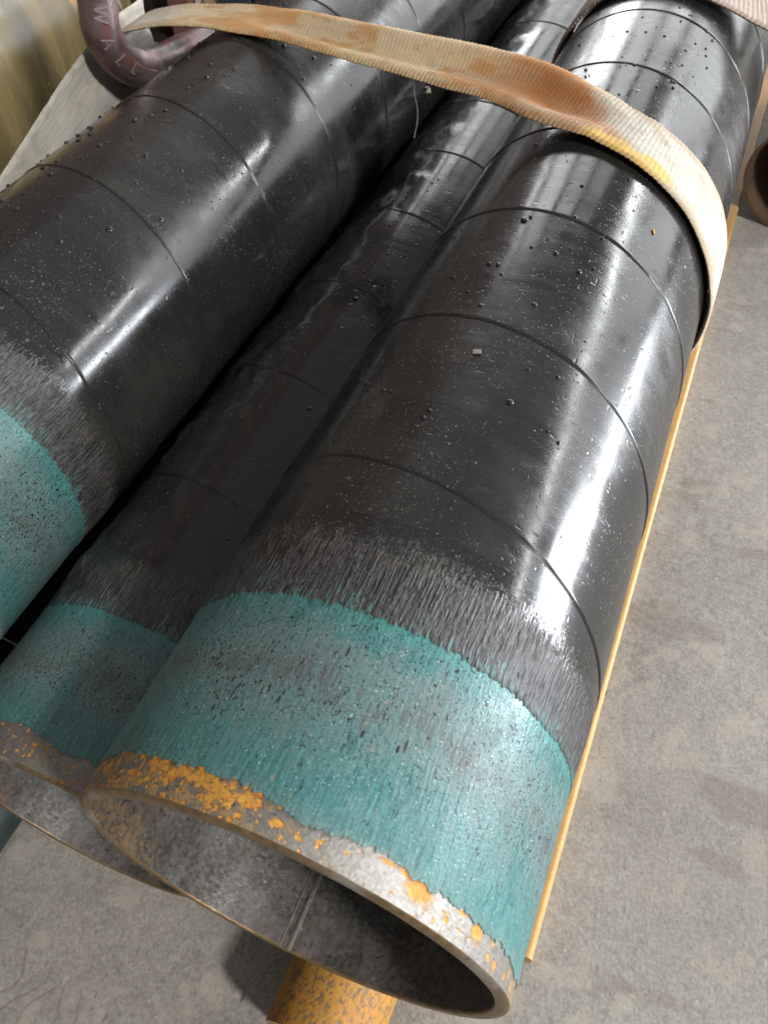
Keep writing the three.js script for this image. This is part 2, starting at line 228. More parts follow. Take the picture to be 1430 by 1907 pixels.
const collarTex = (s) => tex(2048, 256, (u, v, o) => {
  const d = 0.148 + v * 0.08;         // metres from the mouth
  blackBase(u, -d, o, s + 50);
  const st = fbm(u * 960, d * 110, 960, 2, s), st2 = vn(u * 1020, d * 200, 1020, s + 3), gr = vn(u * 1000, d * 1000, 1000, s + 4), lo = fbm(u * 40, d * 20, 40, 4, s + 5), hi = fbm(u * 560, 1.5, 560, 2, s + 6);
  const edge = 0.2 + 0.014 * (lo - 0.5) + 0.012 * (hi - 0.5), st3 = vn(u * 1000, d * 260, 1000, s + 9);
  const a = sstep(0.0, 1.0, (edge + 0.002 - d) / 0.022 + 1.7 * (0.34 * st + 0.3 * st3 + 0.36 * gr - 0.5) + 0.5);
  const tan_ = sstep(0.45, 0.62, lo) * sstep(edge - 0.03, edge, d);
  let k = 0.051 + 0.025 * (st - 0.5) + 0.03 * (st2 - 0.5) + 0.03 * (gr - 0.5);
  const gro = sstep(0.6, 0.76, 0.55 * fbm(u * 860, d * 64, 860, 2, s + 11) + 0.45 * lo + 0.06) * sstep(0.152, 0.175, d);
  k *= 1 - 0.85 * gro;
  over(o, k * (1.04 + 0.3 * tan_), k * (1 + 0.23 * tan_), k * (1.03 + 0.1 * tan_), a); o.rough = mix(o.rough, 0.55, a); o.h = mix(0.62, 0.5 + 0.4 * (st - 0.5) + 0.3 * (st2 - 0.5) - 0.5 * gro, a);
  const tl = sstep(0.52, 0.66, 0.5 * st + 0.35 * st2 + 0.3 * lo - 11 * (d - 0.1515)); over(o, 0.06, 0.15, 0.145, tl * 0.75);
  const hole = sstep(0.85, 0.9, vn(u * 640, d * 420, 640, s + 21)); over(o, 0.008, 0.008, 0.008, hole * a);
  const dot = vn(u * 620, d * 640, 620, s + 23); if (dot > 0.955) over(o, 0.22, 0.2, 0.17, 0.5 * sstep(0.17, 0.19, d));
}, THREE.ClampToEdgeWrapping, (put) => {
  for (let k = 0; k < 5200; k++) { const u = rnd(), d = 0.152 + 0.052 * rnd() ** 0.8; if (rnd() > 0.25 + 1.5 * (fbm(u * 24, d * 30, 24, 3, s + 31) - 0.3)) continue; put(u, (d - 0.148) / 0.08, 0.3 + 0.3 * rnd(), 2 + 16 * rnd() ** 2, [0.007, 0.007, 0.007], 0.6 + 0.4 * rnd(), 0.6, -0.45); }
  for (let k = 0; k < 2600; k++) { const u = rnd(), d = 0.178 + 0.036 * rnd(); put(u, (d - 0.148) / 0.08, 0.3 + 0.25 * rnd(), 1.5 + 9 * rnd() ** 2, [0.11, 0.102, 0.09], 0.5 * rnd() + 0.2, 0.6, 0.1); }
  for (let k = 0; k < 1500; k++) put(rnd(), rnd(), 0.4 + 0.7 * rnd() ** 2, 0.7 + 1.1 * rnd() ** 2, [0.24, 0.22, 0.18], 0.35 + 0.5 * rnd(), 0.7, 0.15);
});
const blackTex = tex(2048, 1536, (u, v, o) => { // 0.9 m of pipe; blended over the joint
  const z = v * 0.9; blackBase(u, z, o, 131);
}, THREE.MirroredRepeatWrapping, (put) => {
  const cl = (u, v) => clamp((fbm(u * 12, v * 11, 12, 4, 181) - 0.36) * 3.2);
  for (let k = 0; k < 26000; k++) { const u = rnd(), v = rnd(); if (rnd() > cl(u, v)) continue; const r = 0.35 + 1.1 * rnd() ** 4; put(u, v, r, r * (0.8 + 0.5 * rnd()), [0.26, 0.235, 0.19], 0.25 + 0.6 * rnd(), 0.75, 0.25); }
  for (let k = 0; k < 260; k++) { // scuffs: short pale arcs round the pipe, in clusters
    const u = rnd(), v = rnd(), n = 3 + rnd() * 10; for (let q = 0; q < n; q++) { const uu = u + 0.012 * (rnd() - 0.5), vv = v + 0.012 * (rnd() - 0.5), L = 4 + 26 * rnd() ** 2, sl = 0.25 * (rnd() - 0.5); for (let t = 0; t < L; t++) put(uu + t / 2048, vv + sl * t / 1536, 0.5, 0.28, [0.11, 0.105, 0.097], 0.12 + 0.2 * rnd(), 0.45, 0); } }
});
const bore = (frost) => tex(frost ? 512 : 1024, frost ? 256 : 512, (u, v, o) => {
  const d = v * 0.25, th = u * 360 - 180, t2 = ((th + 360) % 360);       // t2: 180 at the bottom
  const g1 = fbm(u * 300, d * 320, 300, 4, 201), g2 = fbm(u * 60, d * 70, 60, 4, 207), big = fbm(u * 14, d * 14, 14, 3, 211);
  let k = 0.095 + 0.14 * (g1 - 0.5) + 0.07 * (big - 0.5); set(o, k * 1.02, k * 0.98, k * 0.93); o.metal = 0.35; o.rough = 0.46 + 0.3 * (g2 - 0.5); o.h = 0.5 + 0.6 * (g1 - 0.5);
  const pale = sstep(0.5, 0.66, fbm(u * 34, d * 16, 34, 4, 219)); over(o, 0.28, 0.28, 0.28, pale * 0.22 * (0.5 + g1));
  const br = sstep(0.5, 0.68, fbm(u * 44, d * 40, 44, 4, 223)); over(o, 0.085, 0.055, 0.035, br * 0.35); o.metal *= 1 - 0.7 * br;
  const rust = sstep(0.0, 1, clamp((t2 - 232) / 24)) * (1 - sstep(0.012, 0.035, d + 0.03 * (g2 - 0.5))); over(o, 0.24, 0.14, 0.055, rust * sstep(0.36, 0.6, g1) * 0.7); o.metal *= 1 - 0.7 * rust;
  if (vn(u * 420, d * 450, 420, 231) > 0.9) over(o, 0.02, 0.016, 0.013, 0.75);
  if (vn(u * 500, d * 540, 500, 237) > 0.962) { over(o, 0.6, 0.6, 0.58, 0.7); o.rough = 0.3; }
});
const SEG = 288;
// radius of the coating in the seam-free state, with slow waves
const wob = (th, z, s) => 0.0011 * (fbm(th / 360 * 7 + 7, z * 7 + 40, 7, 2, s) - 0.5) + 0.0005 * (fbm(th / 360 * 22 + 22, z * 26 + 80, 22, 2, s + 3) - 0.5)
  + (s === 23 ? 0.004 * sstep(0.5, 0.72, fbm(th / 360 * 26 + 26, z * 34 + 60 + th * 0.02, 26, 2, 5)) * sstep(-62, -44, th) * (1 - sstep(-17, -4, th)) : 0);
const PITCH = 0.188;
function coatedPipe(label, cx, cy, R, zEnd, zSeam0, len, T, s, uOff, endOff) {
  // zSeam0: z (world) of one seam at the crown; endOff: bare steel and bands set back by this
  const o = thing('coated_pipe', label, 'pipe', [cx, cy, zEnd], 'black coated pipes of the bundle');
  const r = R - 0.0035, rin = r - 0.0095, z0 = zSeam0 - zEnd;
  const pt = (th, rad, z, u, v) => [rad * Math.sin(th), rad * Math.cos(th), z, u, v];
  const bareFront = (th) => lerpTable(BARE, th) + 0.006 * (fbm(th / 360 * 150 + 150, 3, 150, 4, s) - 0.5) + 0.0022 * (vn(th / 360 * 700 + 700, 8, 700, s) - 0.5) + endOff;
  part('steel_end', grid(SEG + 1, 8, (i, j) => { const th = (i / SEG * 2 - 1) * Math.PI, d = 0.0022 + j / 7 * 0.05; return pt(th, r, -d, i / SEG + uOff, d / 0.05); }), T.bare, o);
  // rim: bevel, face, bore edge
  const prof = [[r, 0.0022], [r - 0.0006, 0.0012], [r - 0.0028, 0.0001], [r - 0.0045, 0], [rin + 0.0012, 0], [rin + 0.0002, 0.0007], [rin, 0.002]];
  part('rim', grid(SEG + 1, prof.length, (i, j) => { const th = (i / SEG * 2 - 1) * Math.PI, w = 0.0004 * (fbm(i / SEG * 90, j * 0.4, 90, 3, s + 1) - 0.5); return pt(th, prof[j][0] + w, -prof[j][1] + w, i / SEG * 1.0 + uOff, j / 6); }), T.rim, o);
  part('bore', grid(SEG + 1, 40, (i, j) => { const th = (i / SEG * 2 - 1) * Math.PI, q = j / 39, d = 0.002 + q * q * len; return pt(th, rin, -d, i / SEG, d / 0.25); }), T.bore, o);
  if (T.weld) part('weld_seam', mergeGeometries([[-172.8, 0.0026, 0.0008], [-169.9, 0.001, 0.0004]].map(([a, w, h]) => grid(9, 60, (i, j) => {
    const t = i / 8 * 2 - 1, th = a * D2R + t * w / rin, d = 0.0005 + j / 59 * 0.4, hh = h * (1 - t * t) * (0.8 + 0.4 * vn(d * 160, a, 0, 5)) + 0.0001; return pt(th, rin - hh, -d, 0.5 + t * 0.01, d / 0.25); }))), T.weldMat, o);
  // teal band, ragged at its front
  part('teal_band', grid(1441, 26, (i, j) => {
    const a = i / 1440 * 360 - 180, th = a * D2R, d0 = bareFront(a), d = j === 0 ? d0 : mix(d0, 0.156, (j - 1) / 24), rad = j === 0 ? r + 0.0001 : r + 0.0007 + 0.0002 * vn(a * 3, d * 300, 0, s);
    return pt(th, rad, -d, i / 1440 + uOff, d / 0.16);
  }), T.teal, o);
  // brushed collar: thin ragged lip, rising to the full coating
  part('brushed_collar', grid(1441, 24, (i, j) => {
    const a = i / 1440 * 360 - 180, th = a * D2R, d0 = 0.1505 + 0.0036 * (vn(a / 360 * 760 + 760, 2, 760, s + 4) - 0.5) + 0.003 * (fbm(a / 360 * 40 + 40, 5, 40, 3, s + 6) - 0.5), d = mix(d0, 0.2265, Math.max(0, j - 1) / 22);
    const st = vn(i * 0.75, d * 40, 0, s + 8), up = sstep(0.15, 0.212, d), rough = 1 - sstep(0.195, 0.212, d);
    return pt(th, j === 0 ? r + 0.0005 : r + 0.0014 + (R - r - 0.0014) * up + (wob(a, -d, s)) * up + rough * 0.0005 * (st - 0.5), -d, i / 1440 + uOff, (d - 0.148) / 0.08);
  }), T.collar, o);
  // helical tape coating with a lipped seam
  const NS = 180, turns = Math.ceil(len / PITCH) + 2, rows = [[-0.0012, 0.0002], [0, 0.0002], [0.0002, 0.0009], [0.0008, 0.0012], [0.003, 0.00125], [0.008, 0.0011]], NR = 12;
  for (let k = 1; k <= NR; k++) rows.push([0.008 + (PITCH - 0.0092) * k / NR, mix(0.0011, 0.0002, Math.pow(k / NR, 0.6))]);
  const body = [], lip = [];
  const at = (ph, row) => { // ph in turns from the crown
    const th = ((ph + 0.5) % 1 + 1) % 1 * 360 - 180, zs = z0 + PITCH * ph - row[0];
    const z = Math.min(zs, -0.2255), R0 = R - 0.0006;
    return pt(ph * 2 * Math.PI, R0 + row[1] + wob(th, z, s), z, ph + 0.5 + uOff, (z + 8) / 0.9);
  };
  const phMax = Math.ceil((0.0 - z0) / PITCH) + 1, phMin = -Math.ceil((len + z0) / PITCH);
  const nc = Math.round((phMax - phMin) * NS);
  const uniq = rows.length;
  body.push(grid(nc + 1, uniq, (i, j) => at(phMin + i / NS, rows[j])));
  // drop the faces squeezed flat against the collar
  const g = body[0], ix = g.index.array, P = g.attributes.position, keep = [];
  for (let k = 0; k < ix.length; k += 3) { if (P.getZ(ix[k]) > -0.2256 && P.getZ(ix[k + 1]) > -0.2256 && P.getZ(ix[k + 2]) > -0.2256) continue; keep.push(ix[k], ix[k + 1], ix[k + 2]); }
  g.setIndex(keep); g.computeVertexNormals();
  part('black_coating', g, T.black, o);
  // dark open joint just before each seam lip
  const nb = Math.round((phMax - phMin) * NS);
  const sg = grid(nb + 1, 5, (i, j) => { const ph = phMin + i / NS, w = (j - 2) * 0.0004, q = at(ph, [-0.0007 + w, 0.0003 + 0.0007 * (1 - (w / 0.0008) ** 2) * (0.6 + 0.6 * vn(ph * 40, 3, 0, s))]); return q; });
  { const ix2 = sg.index.array, P2 = sg.attributes.position, kp = []; for (let k = 0; k < ix2.length; k += 3) if (P2.getZ(ix2[k]) < -0.2262 && P2.getZ(ix2[k + 1]) < -0.2262 && P2.getZ(ix2[k + 2]) < -0.2262) kp.push(ix2[k], ix2[k + 1], ix2[k + 2]); sg.setIndex(kp); sg.computeVertexNormals(); }
  part('tape_seam', sg, T.seam, o);
  return o;
}
const glossBlack = texMat(blackTex, 0.00026, { specularIntensity: 1 });
const seamMat = plain(0.012, 0.012, 0.013, 0.28);
const T1 = { bare: texMat(bareTex(1.0, 11, true), 0.0006), rim: null, bore: texMat(bore(false), 0.0005), teal: texMat(tealTex(21, 1), 0.0003), collar: texMat(collarTex(31), 0.0008), black: glossBlack, seam: seamMat, weld: true };
const rimTex = tex(1024, 16, (u, v, o) => { const n = fbm(u * 220, v * 4, 220, 3, 301), m = fbm(u * 16, 1, 16, 3, 305); const k = 0.6 + 0.8 * n; set(o, 0.2 * k, 0.14 * k, 0.075 * k); over(o, 0.34 * k, 0.32 * k, 0.29 * k, sstep(0.5, 0.7, m) * 0.7); o.metal = 0.5; o.rough = 0.45; o.h = n; });
T1.rim = texMat(rimTex, 0.0004); T1.weldMat = texMat(bore(true), 0.0008);
const T2 = { ...T1, bare: texMat(bareTex(0.93, 61, false), 0.0006), teal: texMat(tealTex(71, 0.92), 0.0003), collar: texMat(collarTex(81), 0.0008), bore: texMat(bore(true), 0.0005), weld: false };
coatedPipe('front black coated pipe, its rusty open mouth above the thin rusty yellow pipe', 0, 0.3186, 0.162, 0.004, -0.268, 2.4, T1, 3, 0, 0);
coatedPipe('left black coated pipe cut off by the picture edge, beside the shackle', -0.5299, 0.3186, 0.162, -0.113, -0.377, 2.3, T2, 13, 0.37, 0);
coatedPipe('lower black coated pipe in the dark gap between the two upper pipes', -0.2582, 0.1475, 0.1475, -0.0185, -0.334, 2.4, T2, 23, 0.08, 0.006);

// ------------------------------------------------------------------ small pipe and beams on the floor
{
  const o = thing('teal_pipe', 'thin dark teal pipe on the floor at the left picture edge', 'pipe', [-0.412, 0.03, 0.16]);
  const t = tex(512, 512, (u, v, o2) => { const n = fbm(u * 20, v * 90, 20, 4, 401), k = 0.6 + 0.8 * n; set(o2, 0.024 * k, 0.042 * k, 0.041 * k); if (vn(u * 60, v * 260, 60, 407) > 0.93) over(o2, 0.25, 0.28, 0.28, 0.5); o2.rough = 0.6; o2.h = n; });
  const g = new THREE.CylinderGeometry(0.03, 0.03, 1.6, 40, 1, true); g.rotateX(Math.PI / 2); g.translate(0, 0, -0.8);
  part('tube', g, texMat(t, 0.001), o);
  const e = new THREE.RingGeometry(0.026, 0.03, 40); part('rim', e, plain(0.25, 0.18, 0.1, 0.6, 0.4, { side: THREE.DoubleSide }), o);
}
{
  const o = thing('thin_black_pipe', 'thin black pipe glimpsed deep in the gap under the left pipe', 'pipe', [-0.472, 0.078, -0.16]);
  const g = new THREE.CylinderGeometry(0.078, 0.078, 2.2, 64, 1, true); g.rotateX(Math.PI / 2); g.translate(0, 0, -1.1); part('tube', g, glossBlack, o);
  part('rim', new THREE.RingGeometry(0.071, 0.078, 64), plain(0.12, 0.1, 0.08, 0.6, 0.3, { side: THREE.DoubleSide }), o);
}
const wornYellow = tex(512, 2048, (u, v, o) => {
  const z = v * 2.4, n = fbm(u * 60, z * 150, 60, 4, 421), m = fbm(u * 120 + z * 60, z * 330 - u * 60, 0, 3, 427), m2 = fbm(u * 190, z * 560, 190, 2, 429), g = vn(u * 330, z * 420, 330, 431);
  const k = 0.6 + 0.6 * n + 0.35 * (m2 - 0.5); set(o, 0.44 * k, 0.215 * k, 0.03 * k); over(o, 0.34 * k, 0.135 * k, 0.025, sstep(0.45, 0.65, n) * 0.6);
  const f = sstep(0.5, 0.62, 0.7 * m + 0.3 * m2); over(o, 0.1, 0.08, 0.06, f * 0.75); if (g > 0.9) over(o, 0.06, 0.045, 0.03, 0.6);
  o.rough = 0.66; o.h = 0.6 + 0.3 * (n - 0.5) - 0.3 * f;
}, THREE.RepeatWrapping);
const cleanYellow = tex(512, 1024, (u, v, o) => {
  const n = fbm(u * 12, v * 60, 12, 4, 441), g = vn(u * 120, v * 500, 120, 447); const k = 0.88 + 0.24 * n + 0.1 * (g - 0.5); set(o, 0.5 * k, 0.285 * k, 0.095 * k);
  const f = sstep(0.66, 0.74, fbm(u * 40, v * 160, 40, 3, 451)); over(o, 0.3, 0.18, 0.08, f * 0.4); o.rough = 0.55; o.h = 0.5 + 0.2 * (n - 0.5);
}, THREE.RepeatWrapping);
function boxBeam(label, w, h, len, T, pos, turn) {
  const o = thing('yellow_bar', label, 'bar', pos);
  o.rotation.y = turn;
  const rr = 0.006, wall = 0.006;
  const rect = (W, H, c, R) => { const s = new c(); const a = W / 2, b = H / 2; s.moveTo(-a + R, -b); s.lineTo(a - R, -b); s.absarc(a - R, -b + R, R, -Math.PI / 2, 0); s.lineTo(a, b - R); s.absarc(a - R, b - R, R, 0, Math.PI / 2); s.lineTo(-a + R, b); s.absarc(-a + R, b - R, R, Math.PI / 2, Math.PI); s.lineTo(-a, -b + R); s.absarc(-a + R, -b + R, R, Math.PI, 1.5 * Math.PI); return s; };
  const s = rect(w, h, THREE.Shape, rr); s.holes.push(rect(w - 2 * wall, h - 2 * wall, THREE.Path, 0.003));
  const g = new THREE.ExtrudeGeometry(s, { depth: len, bevelEnabled: false, curveSegments: 6 }); g.translate(0, h / 2, -len);
  const p = g.attributes.position, n = g.attributes.normal, uv = g.attributes.uv;
  for (let i = 0; i < p.count; i++) { if (Math.abs(n.getZ(i)) > 0.9) uv.setXY(i, (p.getX(i) + 1) / 0.4, (p.getY(i) + 2) / 0.5); else uv.setXY(i, ((Math.abs(n.getX(i)) > 0.7 ? p.getY(i) : p.getX(i)) + 1) / 0.4, p.getZ(i) / 0.5); }
  part('bar_body', g, texMat(T, 0.0006), o);
  return o;
}
{
  const o = thing('rusty_yellow_pipe', 'thin rusty yellow pipe on the floor, sticking out below the mouth of the front pipe', 'pipe', [0.0165, 0.052, 0.047]);
  const g = new THREE.CylinderGeometry(0.052, 0.052, 2.4, 96, 1, true); g.rotateX(Math.PI / 2); g.translate(0, 0, -1.2); part('tube', g, texMat(wornYellow, 0.0008), o);
  part('rim', new THREE.RingGeometry(0.046, 0.052, 64), plain(0.36, 0.22, 0.09, 0.6, 0.2, { side: THREE.DoubleSide }), o);
}
boxBeam('pale yellow flat steel bar along the right side of the front pipe', 0.06, 0.02, 2.4, cleanYellow, [0.1462, 0, -0.1], -0.0095);

// ------------------------------------------------------------------ webbing slings
const webTex = tex(2048, 128, (u, v, o) => {          // u: along 2.2 m, v: across
  const s = u * 2.2, w = v - 0.5, n = fbm(s * 16, v * 3, 0, 4, 501), n2 = fbm(s * 60, v * 9, 0, 3, 507), thr = vn(s * 900, v * 60, 0, 511);
  let k = 0.86 + 0.24 * (n2 - 0.5) + 0.2 * (thr - 0.5);
  set(o, 0.56 * k, 0.525 * k, 0.46 * k); const soil = sstep(0.45, 0.7, fbm(s * 40, v * 7, 0, 4, 519)); over(o, 0.3, 0.24, 0.17, soil * 0.35);
  const edge = sstep(0.3, 0.46, Math.abs(w) + 0.12 * (n2 - 0.5)); over(o, 0.42 * k, 0.29 * k, 0.17 * k, edge * 0.55);
  // s: front pipe first (0 .. 0.45), the free span (0.45 .. 0.95), left pipe and shackle after
  const span = sstep(0.47, 0.56, s + 0.05 * (n - 0.5)) * (1 - sstep(1.12, 1.22, s)); over(o, 0.62 * k, 0.46 * k, 0.245 * k, span * clamp(0.35 + 0.8 * n + 0.5 * (thr - 0.5))); over(o, 0.5 * k, 0.26 * k, 0.09 * k, span * sstep(0.5, 0.68, fbm(s * 22 + 3, v * 5, 0, 4, 513) + 0.22 * Math.abs(w)) * 0.75);
  const rust = sstep(0.455, 0.5, s + 0.16 * w + 0.05 * (n - 0.5)) * (1 - sstep(0.58, 0.75, s + 0.1 * (n - 0.5))); over(o, 0.42 * k, 0.165 * k, 0.05 * k, rust * clamp(0.25 + 1.3 * n + 0.6 * (thr - 0.5)) * (1 - 0.4 * sstep(0.2, 0.5, Math.abs(w))));
  const rust2 = sstep(0.9, 0.98, s) * (1 - sstep(1.02, 1.1, s)) * sstep(0.45, 0.6, n); over(o, 0.5, 0.24, 0.07, rust2 * 0.7);
  const yel = sstep(0.38, 0.4, s + 0.03 * (n2 - 0.5)) * (1 - sstep(0.47, 0.5, s + 0.03 * (n - 0.5))) * sstep(0.2, 0.34, w + 0.35 * (n2 - 0.5)); over(o, 0.6, 0.4, 0.1, yel * clamp(0.1 + 1.2 * n2));
  const dirt = sstep(0.6, 0.8, n2) ; over(o, 0.25, 0.18, 0.11, dirt * 0.35);
  o.rough = 0.9; o.h = thr;
});
const webMat = texMat(webTex, 0.0004);
const whiteWeb = tex(1024, 256, (u, v, o) => { const n = fbm(u * 12, v * 8, 0, 4, 521), th = vn(u * 30, v * 110, 0, 527), t2 = vn(u * 420, v * 90, 0, 529), k = 0.8 + 0.25 * (n - 0.5) + 0.25 * (th - 0.5) + 0.15 * (t2 - 0.5); set(o, 0.56 * k, 0.53 * k, 0.47 * k); const d = sstep(0.56, 0.72, fbm(u * 30, v * 6, 0, 4, 533)); over(o, 0.3, 0.26, 0.2, d * 0.4); o.rough = 0.9; o.h = t2; });
const pinkWeb = tex(1024, 256, (u, v, o) => { const n = fbm(u * 24, v * 8, 0, 4, 541), t2 = vn(u * 420, v * 60, 0, 547), k = 0.85 + 0.3 * (n - 0.5) + 0.2 * (t2 - 0.5); set(o, 0.5 * k, 0.41 * k, 0.355 * k); const d = sstep(0.5, 0.7, n); over(o, 0.3, 0.2, 0.16, d * 0.4); o.rough = 0.9; o.h = t2; });
// pts: [x, y, z, half width, ax, ay, az] with (ax, ay, az) the way across; thickness t, rib period
function strapGeo(pts, t, rib, amp, crease, L0 = 2.2, step = 0.0014) {
  const V = (i) => pts.map((p) => new THREE.Vector3(p[i], p[i + 1], p[i + 2]));
  const c = new THREE.CatmullRomCurve3(V(0), false, 'centripetal'), len = c.getLength(), n = Math.round(len / step);
  const hwAt = (q) => { const k = clamp(q) * (pts.length - 1), i = Math.min(pts.length - 2, Math.floor(k)), f = k - i; const a = pts[i], b = pts[i + 1]; return [mix(a[3], b[3], f), new THREE.Vector3(mix(a[4], b[4], f), mix(a[5], b[5], f), mix(a[6], b[6], f)).normalize()]; };
  // outline across: top from -1 to 1, then underside back
  const prof = []; const NW = 26;
  for (let i = 0; i <= NW; i++) prof.push([i / NW * 2 - 1, 1]);
  for (let i = 0; i <= NW; i++) prof.push([1 - i / NW * 2, -1]);
  prof.push([-1, 1]);
  const M = prof.length, rowsN = n + 1, tab = [];
  for (let i = 0; i < rowsN; i++) { const u = c.getUtoTmapping(i / n), p = c.getPoint(u), tg = c.getTangent(u).normalize(), [hw, ac] = hwAt(u); const a = ac.clone().addScaledVector(tg, -ac.dot(tg)).normalize(), nr = new THREE.Vector3().crossVectors(a, tg).normalize(); tab.push([p, a, nr, hw, u]); }
  return grid(M, rowsN, (j, i) => {
    const [p, a, nr, hw, u] = tab[i], s = i / n * len, [w, side] = prof[j];
    const sel = Math.abs(w) > 0.86 ? 1 : 0, ph = s / rib + -side * w * 1.3 * hw / 0.05;
    const r = amp * (0.75 + 0.5 * vn(s * 30, w * 3 + 5, 0, 7)) * (0.5 + 0.5 * Math.cos(2 * Math.PI * ph)) * (sel ? 0.7 : 1);
    const round = Math.sqrt(Math.max(0, 1 - Math.pow(Math.abs(w), 14)));
    const cr = crease(u, w);
    const fray = sel ? 0.0007 * Math.cos(2 * Math.PI * s / rib * 1.0) + 0.0009 * (vn(s * 160, 3, 0, 9) - 0.5) + 0.0007 * (vn(s * 45, w + 4, 0, 9) - 0.5) : 0;
    const off = side * (t / 2 * round + r * round) + cr + (sel ? side * 0.0006 : 0);
    const q = p.clone().addScaledVector(a, w * hw + Math.sign(w) * fray).addScaledVector(nr, off);
    return [q.x, q.y, q.z, s / L0, (w + 1) / 2];
  });
}
{
  const FR = 0.1662 + 0.0022, cy = 0.3186;
  const fp = (deg, zc, hw, dr = 0, az = [0, 0, 1]) => [(FR + dr) * Math.sin(deg * D2R), cy + (FR + dr) * Math.cos(deg * D2R), zc, hw, ...az];
  const pts = [fp(165, -0.815, 0.05), fp(140, -0.81, 0.05), fp(118, -0.805, 0.052), fp(100, -0.802, 0.056, 0.001), fp(82, -0.803, 0.06, 0.0015), fp(65, -0.805, 0.06, 0.001), fp(48, -0.811, 0.056), fp(32, -0.816, 0.053), fp(16, -0.826, 0.05), fp(3, -0.838, 0.047),
    [-0.05, 0.487, -0.862, 0.05, 0.0, -0.1, 1], [-0.11, 0.487, -0.9, 0.05, 0.0, -0.15, 1], [-0.2, 0.486, -0.928, 0.049, 0, -0.18, 1], [-0.3, 0.4865, -0.95, 0.046, 0, -0.18, 1], [-0.4, 0.487, -0.97, 0.043, 0, -0.15, 1], [-0.48, 0.4885, -0.985, 0.042, 0, -0.1, 1], [-0.55, 0.489, -0.997, 0.043, 0, -0.05, 1], [-0.62, 0.484, -1.003, 0.042, 0, 0, 1],
    [-0.69, 0.478, -0.995, 0.042, 0, 0, 1], [-0.735, 0.466, -0.985, 0.043, 0, 0, 1], [-0.762, 0.448, -0.98, 0.043, 0, 0, 1]];
  const g = strapGeo(pts, 0.0046, 0.0058, 0.0007, (u, w) => { const sp = sstep(0.42, 0.5, u) * (1 - sstep(0.72, 0.8, u)); return sp * (0.006 * Math.cos(w * 4.4 - 0.6 + 1.2 * vn(u * 9, 1, 0, 3)) - 0.003) + 0.0012 * (fbm(u * 40, w * 2 + 4, 0, 2, 8) - 0.5); });
  const o = thing('web_sling', 'rust stained off white webbing sling laid over the front and left pipes', 'sling', [0, 0, 0], 'webbing slings round the bundle');
  part('webbing', g, webMat, o);
}
{
  const o = thing('web_sling', 'wide grey white webbing sling below the shackle at the left pipe', 'sling', [0, 0, 0], 'webbing slings round the bundle');
  const pts = [[-0.773, 0.405, -1.07], [-0.775, 0.4, -0.99], [-0.777, 0.378, -0.9], [-0.779, 0.33, -0.76], [-0.781, 0.295, -0.66], [-0.784, 0.24, -0.5], [-0.788, 0.19, -0.35]].map((p) => [...p, 0.07, 0.05, 0.947, 0.32]);
  part('webbing', strapGeo(pts, 0.005, 0.005, 0.0005, (u, w) => 0.003 * Math.cos(w * 5) * (1 - u), 0.6, 0.002), texMat(whiteWeb, 0.0004), o);
}
{
  const cy = 0.3186, o = thing('web_sling', 'pinkish beige webbing sling at the top right corner, bulging off the front pipe', 'sling', [0, 0, 0], 'webbing slings round the bundle');
  const fp = (deg, r, zc) => [r * Math.sin(deg * D2R), cy + r * Math.cos(deg * D2R), zc, 0.055, 0, 0, 1];
  const pts = [fp(-175, 0.17, -1.4), fp(-140, 0.17, -1.4), fp(-100, 0.17, -1.385), fp(-70, 0.17, -1.37), fp(-40, 0.17, -1.36), fp(-10, 0.17, -1.335), fp(10, 0.171, -1.325), fp(28, 0.176, -1.32), fp(40, 0.186, -1.317), [0.175, 0.44, -1.315, 0.055, 0, 0, 1], [0.215, 0.4, -1.312, 0.055, 0, 0, 1], [0.24, 0.365, -1.31, 0.055, 0, 0, 1]];
  part('webbing', strapGeo(pts, 0.006, 0.0074, 0.0011, () => 0, 0.9), texMat(pinkWeb, 0.0004), o);
}
{
  const mk = (pts, r, label, name) => { const g = new THREE.TubeGeometry(new THREE.CatmullRomCurve3(pts.map((p) => new THREE.Vector3(...p))), 40, r, 6); return tagged(name, g, plain(0.5, 0.5, 0.52, 0.35, 0, { transmission: 0.3, thickness: 0 }), label, 'thread'); };
  mk([[-0.252, 0.474, -0.902], [-0.25, 0.46, -0.9], [-0.246, 0.442, -0.899], [-0.247, 0.425, -0.9], [-0.252, 0.404, -0.901]], 0.0007, 'thin pale thread hanging down from the stained sling over the gap', 'loose_thread');
  const f = []; for (let k = 0; k < 14; k++) { const a = rnd() * 6.28, b = rnd() * 2 - 1, L = 0.005 + 0.006 * rnd(); const q = [[0, 0, 0], [Math.cos(a) * L * 0.5, b * L * 0.6, Math.sin(a) * L * 0.5], [Math.cos(a + 1) * L, b * L - 0.003, Math.sin(a + 1) * L]]; f.push(new THREE.TubeGeometry(new THREE.CatmullRomCurve3(q.map((p) => new THREE.Vector3(...p))), 8, 0.0006, 5)); }
  const g = mergeGeometries(f); g.scale(0.55, 0.55, 0.55); g.translate(-0.225, 0.478, -0.882); tagged('fibre_tuft', g, plain(0.6, 0.55, 0.48, 0.9), 'small white fibre tuft at the lower edge of the stained sling', 'fluff');
}

